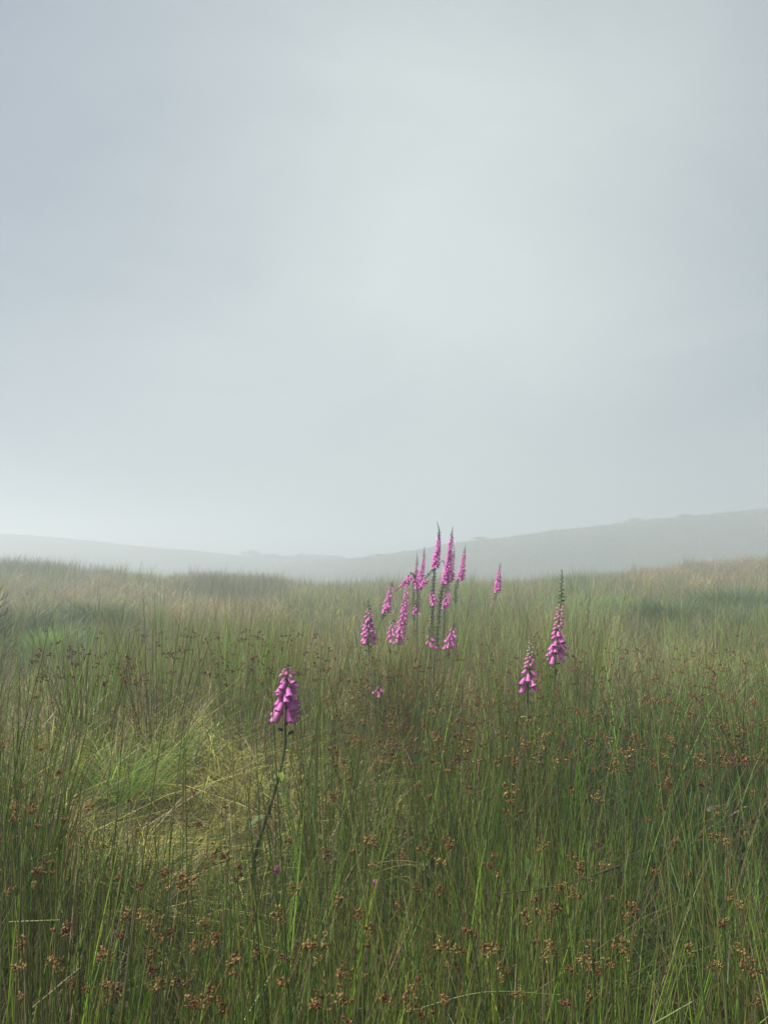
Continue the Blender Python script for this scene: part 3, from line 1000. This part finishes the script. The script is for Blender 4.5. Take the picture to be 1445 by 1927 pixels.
def head_geo(rng, pal, n=5, r=0.016, spread=1.0, fine=True):
    """a tuft of short branches, each ending in a knot of tiny pointed spikelets"""
    mb = MB()
    for b in range(n):
        a = rng.uniform(0, 6.28)
        up = rng.uniform(-0.3, 1.0)
        q = math.sqrt(max(0.05, 1 - up * up))
        ctr = np.array((q * math.cos(a), q * math.sin(a), up)) * r * rng.uniform(0.15, 1.0) * spread
        tone = np.array(pal[rng.randrange(len(pal))]) * rng.uniform(0.7, 1.2)
        if fine:
            mb.add([(0.0004, 0, 0), (-0.0004, 0, 0), ctr - (0.0004, 0, 0), ctr + (0.0004, 0, 0)], [(0, 1, 2, 3)], (0.22, 0.20, 0.08))
        for i in range(rng.randrange(5, 9) if fine else 4):
            dv = np.array((rng.gauss(0, 1), rng.gauss(0, 1), rng.gauss(0.3, 1)))
            dv /= np.linalg.norm(dv) + 1e-6
            ln = r * rng.uniform(0.25, 0.55)
            c = tone * rng.uniform(0.75, 1.25)
            u = np.cross(dv, (0.3, 0.2, 0.93))
            u /= np.linalg.norm(u) + 1e-6
            w = np.cross(dv, u)
            s = ln * rng.uniform(0.16, 0.30)
            mid = ctr + dv * ln * 0.5
            v = [ctr, mid + u * s, mid - u * s * 0.5 + w * s * 0.87, mid - u * s * 0.5 - w * s * 0.87, ctr + dv * ln]
            f = [(0, 2, 1), (0, 3, 2), (0, 1, 3), (4, 1, 2), (4, 2, 3), (4, 3, 1)]
            mb.add(v, f, c)
    return mb


RUSH_PROTOS = []
rngp = random.Random(5)
for k in range(18):
    pal = (RUST, TANS, RUST, RUST, TANS, RUST, TANS, RUST, PLUM)[k % 9]
    hh = 1.0
    bow = rngp.uniform(0.02, 0.12)
    P = [(bow * t * t, 0, hh * t) for t in np.linspace(0, 1, 9)]
    col = rngp.choice(((0.085, 0.135, 0.030), (0.12, 0.165, 0.040), (0.16, 0.17, 0.05), (0.06, 0.11, 0.035)))
    mb = MB()
    mb.add(*tube(P, np.linspace(0.0017, 0.0006, 9), 4, np.array(col) * 0.8, np.array(col) * 1.25))
    stem = mb.mesh('stem', M_BLADE)
    tpos = rngp.uniform(0.80, 0.95)
    loose = k % 3 == 1
    hm = head_geo(rngp, pal, 9 if loose else 6, 0.0135 if loose else 0.0105, 1.35 if loose else 0.8).mesh('seed_head', M_HEAD)
    RUSH_PROTOS.append((stem, hm, (bow * tpos ** 2 + 0.004, 0, tpos), pal))

G_R = 'flowering rushes in the foreground'
rng = random.Random(21)


def flowering_rush(px, py, off, proto=None, size=1.0):
    d = hit(px, py, off)
    p = at(px, py, d)
    stem, hm, hp, pal = RUSH_PROTOS[rng.randrange(len(RUSH_PROTOS)) if proto is None else proto]
    gz = float(H(p.x, d)) - 0.02
    hgt = max(0.3, p.z - gz) / hp[2]
    where = ('far left', 'left', 'centre left', 'centre right', 'right', 'far right')[min(5, max(0, int(px / 241)))]
    depth = ('behind the first rushes', 'in the second row', 'in the near foreground', 'low in the foreground', 'along the bottom edge')[min(4, max(0, int((py - 1290) / 128)))]
    tone = {id(RUST): 'rusty brown', id(TANS): 'tan', id(PLUM): 'dark plum'}[id(pal)]
    lab = f'rush stem with a {tone} seed head {depth}, {where}'
    root = tag(obj('flowering_rush', None, loc=(p.x, p.y, gz)), lab, 'rush', G_R)
    root.empty_display_size = 0.05
    tilt = rng.gauss(0.0, 0.07)
    root.rotation_euler = (rng.gauss(0, 0.05), tilt, rng.uniform(0, 6.28))
    # keep the head where the pixel shows it: shift the base against the tilt
    hv = root.rotation_euler.to_matrix() @ Vector((hp[0] * hgt, 0, hp[2] * hgt))
    root.location = Vector((p.x - hv.x, p.y - hv.y, gz))
    s = obj('stem', stem, root)
    s.scale = (hgt, hgt, hgt)
    h_ = obj('seed_head', hm, root, loc=Vector(hp) * hgt)
    h_.scale = (size,) * 3
    h_.rotation_euler = (rng.uniform(-0.6, 0.6), rng.uniform(-0.6, 0.6), rng.uniform(0, 6.28))
    return root


SPOTS = [(345, 1553), (388, 1628), (415, 1612), (164, 1848), (210, 1872), (436, 1806), (482, 1800), (193, 1810), (245, 1508), (112, 1452),
         (178, 1512), (640, 1690), (600, 1776), (596, 1800), (686, 1585), (630, 1500), (790, 1842), (1056, 1676), (1078, 1670), (1032, 1712),
         (1192, 1708), (960, 1512), (1022, 1592), (1122, 1592), (1272, 1586), (1366, 1580), (1008, 1690), (1174, 1780), (1090, 1880), (1116, 1876),
         (1062, 1894), (222, 1730), (240, 1726), (308, 1640), (226, 1650), (40, 1760), (32, 1818), (118, 1758), (292, 1826), (300, 1762),
         (12, 1675), (440, 1690), (450, 1636), (385, 1745), (406, 1765), (520, 1725), (665, 1602), (836, 1588), (792, 1598), (842, 1586),
         (750, 1712), (870, 1780), (828, 1782), (700, 1628), (555, 1655), (655, 1925), (535, 1850), (1196, 1388), (1260, 1385), (1310, 1366),
         (1196, 1392), (1340, 1370), (1030, 1384), (1040, 1380), (1012, 1362), (995, 1352), (1300, 1285), (1390, 1300), (1150, 1318), (1420, 1318),
         (880, 1482), (884, 1490), (808, 1502), (790, 1480), (710, 1342), (752, 1402), (702, 1400), (658, 1398), (650, 1450), (675, 1395)]
for (px, py) in SPOTS:
    flowering_rush(px, py, 0.90 + rng.uniform(-0.06, 0.08), size=rng.uniform(1.0, 1.5))
for i in range(205):
    px = rng.uniform(-20, 1465)
    py = 1285 + 635 * rng.random() ** 1.6
    if 80 < px < 520 and 1330 < py < 1500 and rng.random() < 0.8:
        continue
    flowering_rush(px, py, 0.92 + rng.uniform(-0.12, 0.08), size=rng.uniform(0.8, 1.35))

# smaller heads farther back: a mass
far_heads, far_stems = MB(), Field()
rr_ = random.Random(77)
pts_ = []
for i in range(2300):
    px = rr_.uniform(-60, 1500)
    py = 1185 + 265 * rr_.random() ** 0.9
    if px < 620:
        if py < 1185 or (py > 1290) or px < 60:
            continue
    if px > 620 and py < 1225 and rr_.random() < 0.65:
        continue
    if rr_.random() < 0.35:
        continue
    d = hit(px, py, 0.88 + rr_.uniform(-0.2, 0.12))
    p = at(px, py, d)
    pal = PLUM if (px < 620 or rr_.random() < 0.45) else RUST
    g = head_geo(rr_, pal, 3, 0.019 * rr_.uniform(0.8, 1.3), 1.0, fine=False)
    v = np.concatenate(g.v) + np.array(tuple(p))
    far_heads.add(v, np.concatenate(g.f), np.concatenate(g.c))
    pts_.append((p.x + rr_.uniform(-.05, .05), p.y, float(H(p.x, p.y)), p.z + 0.06))
tag(obj('distant_seed_heads', far_heads.mesh('distant_seed_heads', M_HEAD)), 'scattered dark brown seed heads of the smaller and farther rushes', 'seed heads', kind='stuff')

# ------------------------------------------------------------------ tussocks that stand out
def tussock(name, label, px, py, hgt, rx_px, kind, n, off=0.35, cat='tussock'):
    d = hit(px, py, off)
    c = at(px, py, d)
    P = PAL[kind]
    rx = rx_px / F * d
    bx, by = c.x + RS.normal(0, rx * 0.5, n), d + RS.normal(0, rx * 0.4, n)
    out = np.arctan2(by - d, bx - c.x) + RS.normal(0, 0.5, n)
    h = RS.uniform(0.55, 1.05, n) * hgt
    var = np.clip(RS.lognormal(0, 0.45, n), 0.35, 2.5)[:, None]
    dk = 0.75 if kind == 'dark' else 1.0
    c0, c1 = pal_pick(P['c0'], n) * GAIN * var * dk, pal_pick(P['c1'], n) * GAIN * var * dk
    spread = np.hypot(bx - c.x, by - d) / (rx + 1e-6)
    base = np.stack([bx - c.x, by - d, H(bx, by) - float(H(c.x, d)) - 0.02], -1)
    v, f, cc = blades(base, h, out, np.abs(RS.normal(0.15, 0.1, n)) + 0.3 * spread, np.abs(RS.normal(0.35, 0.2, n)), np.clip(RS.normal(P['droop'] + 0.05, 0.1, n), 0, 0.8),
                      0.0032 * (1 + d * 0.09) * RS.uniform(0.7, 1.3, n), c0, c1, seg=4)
    return tag(obj(name, mesh_np(name, v, f, cc, M_BLADE), loc=(c.x, d, float(H(c.x, d)))), label, cat, 'tussocks standing out on the moor')


tussock('grass_tussock', 'large dark green grass tussock at the right edge, below the tan rise', 1395, 1135, 1.0, 66, 'dark', 2600)
tussock('grass_tussock', 'dark green grass tussock to the left of the large one at the right edge', 1275, 1148, 0.8, 64, 'dark', 2000)
tussock('grass_tussock', 'dark green tussock in the misty hollow on the left', 185, 1148, 0.85, 56, 'dark', 1700)
tussock('grass_tussock', 'low dark tussock by the left edge of the hollow', 35, 1162, 0.80, 62, 'dark', 1600)
tussock('grass_tussock', 'bright green tussock in the hollow near the left edge', 85, 1192, 0.65, 58, 'green', 1500)
tussock('rush_clump', 'dark upright rush clump on the skyline left of centre', 440, 1098, 0.75, 50, 'crest', 900)
tussock('grass_tussock', 'fresh green tuft standing in the pale flattened grass', 225, 1405, 0.50, 40, 'green', 420, off=0.3)
tussock('grass_tussock', 'green grass tussock on the slope left of the tan rise', 1070, 1085, 0.60, 60, 'dark', 700)

# gorse at the left edge
def gorse():
    d = 9.0
    c = at(-18, 1098, d)
    gz = float(H(c.x, d))
    root = tag(obj('gorse_bush', None, loc=(c.x, d, gz)), 'small gorse bush with yellow flowers at the left edge of the field', 'bush')
    n = 1400
    u = RS.normal(0, 1, (n, 3))
    u /= np.linalg.norm(u, axis=1)[:, None]
    top = c.z - gz
    pos = u * np.array((0.30, 0.30, top * 0.52)) * RS.uniform(0.3, 1, n)[:, None] ** 0.5 + np.array((0, 0, top * 0.48))
    az = np.arctan2(u[:, 1], u[:, 0])
    crown = blades(pos, np.full(n, 0.09), az, np.abs(RS.normal(0.7, 0.3, n)), np.zeros(n), np.full(n, 0.1), np.full(n, 0.010),
                   pal_pick(((0.04, 0.07, 0.03), (0.09, 0.07, 0.05)), n), pal_pick(((0.07, 0.11, 0.045), (0.14, 0.10, 0.07)), n), seg=2)
    obj('crown', mesh_np('crown', *crown, M_LEAF), root)
    mb = MB()
    for k in range(5):
        a = k * 1.3
        mb.add(*tube([(0, 0, 0), (0.05 * math.cos(a), 0.05 * math.sin(a), top * 0.45), (0.13 * math.cos(a), 0.13 * math.sin(a), top * 0.8)], (0.012, 0.009, 0.004), 5, (0.07, 0.05, 0.035)))
    obj('branches', mb.mesh('branches', M_STEM), root)
    fl = MB()
    for k in range(60):
        p = np.array((0.18 + rng.gauss(0, 0.06), -0.30 + rng.gauss(0, 0.04), top + rng.uniform(-0.06, 0.06)))
        v, f, cc = bell_geo(6, 4, (0.75, 0.52, 0.03), 0.6, False)
        m, _ = hang_matrix((rng.uniform(-1, 1), -1), rad(rng.uniform(60, 140)), 1)
        fl.add(xf(v, m, 0.03, p), f, np.tile(np.array((0.75, 0.52, 0.03)) * rng.uniform(0.8, 1.1), (len(v), 1)))
    obj('flowers', fl.mesh('flowers', M_LEAF), root)['kind'] = 'stuff'


gorse()

# ------------------------------------------------------------------ single stalks that catch the eye
def stalk(name, label, pa, pb, offs, r, col, cat='stalk', sag=0.0, mat=None, sides=5):
    """a lone stalk between two pixels, each end at its height above the ground"""
    A = at(*pa, hit(*pa, offs[0]))
    B = at(*pb, hit(*pb, offs[1]))
    mid = (A + B) / 2 + Vector((0, 0, sag))
    S = spline([A, mid, B], 14)
    mb = MB()
    mb.add(*tube(S - np.array(tuple(A)), np.linspace(r, r * 0.45, len(S)), sides, np.array(col) * 0.85, np.array(col) * 1.1))
    return tag(obj(name, mb.mesh(name, mat or M_BLADE), loc=A), label, cat)


stalk('dead_twig', 'thin dark dead twig lying across the rushes on the right', (1165, 1630), (932, 1684), (0.55, 0.55), 0.0042, (0.085, 0.055, 0.04), 'twig', -0.015, M_STEM)
stalk('fallen_rush', 'pale green rush stem lying flat across the bottom right', (765, 1905), (1056, 1872), (0.60, 0.66), 0.0019, (0.17, 0.23, 0.06), sag=0.02)
stalk('dry_stalk', 'thick tan dry stalk leaning at the bottom centre', (688, 1930), (785, 1712), (0.35, 0.62), 0.0032, (0.34, 0.25, 0.13))
stalk('fallen_rush', 'green rush stem slanting down to the right at the lower left', (275, 1700), (400, 1775), (0.72, 0.55), 0.0021, (0.17, 0.22, 0.06))
stalk('fallen_rush', 'bright green rush stem slanting up at the bottom right edge', (1225, 1930), (1302, 1885), (0.65, 0.70), 0.0024, (0.20, 0.26, 0.07))
stalk('dry_stalk', 'straw coloured stalk slanting up to the right at the lower left', (55, 1902), (150, 1822), (0.60, 0.68), 0.0016, (0.42, 0.36, 0.20))
stalk('fallen_rush', 'short pale green stem lying level at the lower left edge', (18, 1735), (115, 1731), (0.72, 0.74), 0.0018, (0.24, 0.29, 0.09))
stalk('dry_stalk', 'pair of pale dry blades crossing at the lower centre, upper one', (710, 1624), (805, 1627), (0.52, 0.58), 0.0013, (0.30, 0.26, 0.13), sag=0.01)
stalk('dry_stalk', 'pair of pale dry blades crossing at the lower centre, lower one', (700, 1645), (806, 1628), (0.48, 0.58), 0.0014, (0.32, 0.27, 0.13), sag=0.012)
stalk('dry_stalk', 'orange brown stalk slanting up at the right among green rushes', (1285, 1500), (1325, 1398), (0.55, 0.85), 0.0022, (0.38, 0.24, 0.10))
stalk('dry_stalk', 'straw stalk leaning right above the centre foreground', (690, 1580), (772, 1485), (0.55, 0.80), 0.0017, (0.40, 0.33, 0.17))


def dock_leaf():
    px, py = 1003, 1640
    d = hit(px, py, 0.42)
    p = at(px, py, d)
    root = tag(obj('dock_plant', None, loc=(p.x, d, float(H(p.x, d)))), 'small plant with broad smooth green leaf among rushes, right of centre', 'plant')
    mb = MB()
    mb.add(*tube([(0, 0, 0), (0.0, 0, 0.2), (0, 0, p.z - root.location.z - 0.04)], 0.002, 5, (0.10, 0.15, 0.05)))
    obj('stem', mb.mesh('stem', M_STEM), root)
    for az, rise, ln, dz in ((1.9, 1.2, 0.085, -0.04), (-0.5, 0.3, 0.06, -0.05), (0.6, 0.9, 0.06, -0.07)):
        lm = MB()
        lm.add(*leaf_geo(ln, 0.032, (0.10, 0.20, 0.05), 0.25))
        o = obj('leaf', lm.mesh('leaf', M_LEAF), root, loc=(0, 0, p.z - root.location.z + dz))
        o.rotation_euler = (0, -rise, az)


dock_leaf()


def seed_grass():
    """a taller grass whose pale feathery head nods over"""
    d = hit(1330, 1520, 0.85)
    top = at(1326, 1522, d)
    gx = at(1300, 1620, d).x
    g = Vector((gx, d, float(H(gx, d))))
    root = tag(obj('seeding_grass', None, loc=g), 'grass stem with a pale nodding feathery seed head at the right', 'grass')
    end = at(1352, 1516, d)
    S = spline([(0, 0, 0), (top - g) * 0.55, top - g, end - g], 20)
    mb = MB()
    mb.add(*tube(S, np.linspace(0.0016, 0.0008, len(S)), 4, (0.20, 0.22, 0.07)))
    obj('stem', mb.mesh('stem', M_BLADE), root)
    hm = MB()
    for i in range(46):
        t = i / 46
        p = np.array(tuple((top - g).lerp(end - g, t)))
        dv = np.array((0.7, rng.uniform(-0.5, 0.5), rng.uniform(-0.5, 0.5)))
        dv /= np.linalg.norm(dv)
        s = 0.006 * (1.1 - 0.5 * t)
        hm.add([p, p + dv * s + (0, 0, 0.0012), p + dv * s - (0, 0, 0.0012), p + dv * s * 1.8], [(0, 1, 2), (1, 3, 2)], (0.36, 0.34, 0.21))
    obj('seed_head', hm.mesh('seed_head', M_HEAD), root)


seed_grass()


# a few low shrubs breaking the line of the far hill
for px, lab in ((1195, 'tiny misty shrub on the skyline of the right hill'), (1290, 'small misty shrub on the right hill skyline nearer the edge'),
                (905, 'tiny dark shrub on the hill crest just right of the foxglove cluster'), (712, 'faint shrub where the right hill begins to climb')):
    u = (px - 722.5) / F
    dd = np.arange(90, 185, 0.5)
    _, pys = project(u * dd, dd, H(u * dd, dd))
    d = float(dd[np.argmin(pys)])
    n = 160
    w_ = RS.normal(0, 1, (n, 3)) * np.array((0.7, 0.5, 0.10)) + np.array((0, 0, 0.02))
    g = blades(w_, np.full(n, 0.34), RS.uniform(0, 6.28, n), np.full(n, 0.5), np.zeros(n), np.zeros(n), np.full(n, 0.12), pal_pick(((0.03, 0.045, 0.025), (0.05, 0.06, 0.03)), n), pal_pick(((0.05, 0.07, 0.035), (0.07, 0.08, 0.04)), n), seg=2)
    tag(obj('hill_shrub', mesh_np('hill_shrub', *g, M_LEAF), loc=(u * d, d, float(H(u * d, d)))), lab, 'shrub', 'shrubs on the far hill')

# a far-off wood in the dip between the hills, hardly more than a tone in the mist
wood = Field()
for k in range(26):
    px = 470 + 170 * k / 26 + RS.uniform(-5, 5)
    d = 205 + RS.uniform(-8, 8)
    x0 = (px - 722.5) / F * d
    top = RS.uniform(0.7, 1.9)
    n = 110
    u = RS.normal(0, 1, (n, 3))
    u /= np.linalg.norm(u, axis=1)[:, None]
    b_ = u * np.array((2.2, 1.6, top * 0.4)) * RS.uniform(0.5, 1, n)[:, None] + np.array((x0, d, float(H(x0, d)) + top * 0.5))
    c = pal_pick(((0.03, 0.05, 0.025), (0.045, 0.06, 0.03)), n)
    wood.add(blades(b_, np.full(n, 0.35), RS.uniform(0, 6.28, n), np.full(n, 0.6), np.zeros(n), np.zeros(n), np.full(n, 0.3), c, c * 1.2, seg=2))
wood.build('far_wood', 'faint line of distant trees in the misty dip between the hills', 'wood', M_LEAF)

# ------------------------------------------------------------------ the mist: one box of even haze round the whole place
def build_haze():
    R, z0, z1 = 540.0, ZMIN - 1.0, max(ZMAX + 1.2, EYE + 2.5)
    v = [(sx * R, sy * R, z) for z in (z0, z1) for sx, sy in ((-1, -1), (1, -1), (1, 1), (-1, 1))]
    f = [(0, 3, 2, 1), (4, 5, 6, 7), (0, 1, 5, 4), (1, 2, 6, 5), (2, 3, 7, 6), (3, 0, 4, 7)]
    m, n, l = new_mat('mist')
    out = N(n, 'ShaderNodeOutputMaterial')
    pv = N(n, 'ShaderNodeVolumePrincipled')
    pv.inputs['Color'].default_value = (0.88, 0.94, 0.985, 1)
    pv.inputs['Density'].default_value = 0.0102
    pv.inputs['Anisotropy'].default_value = 0.35
    l.new(pv.outputs[0], out.inputs['Volume'])
    o = obj('haze', mesh_np('haze', v, f, None, m, smooth=False))
    tag(o, 'pale morning mist hanging over the whole moor', 'mist', kind='stuff')


build_haze()
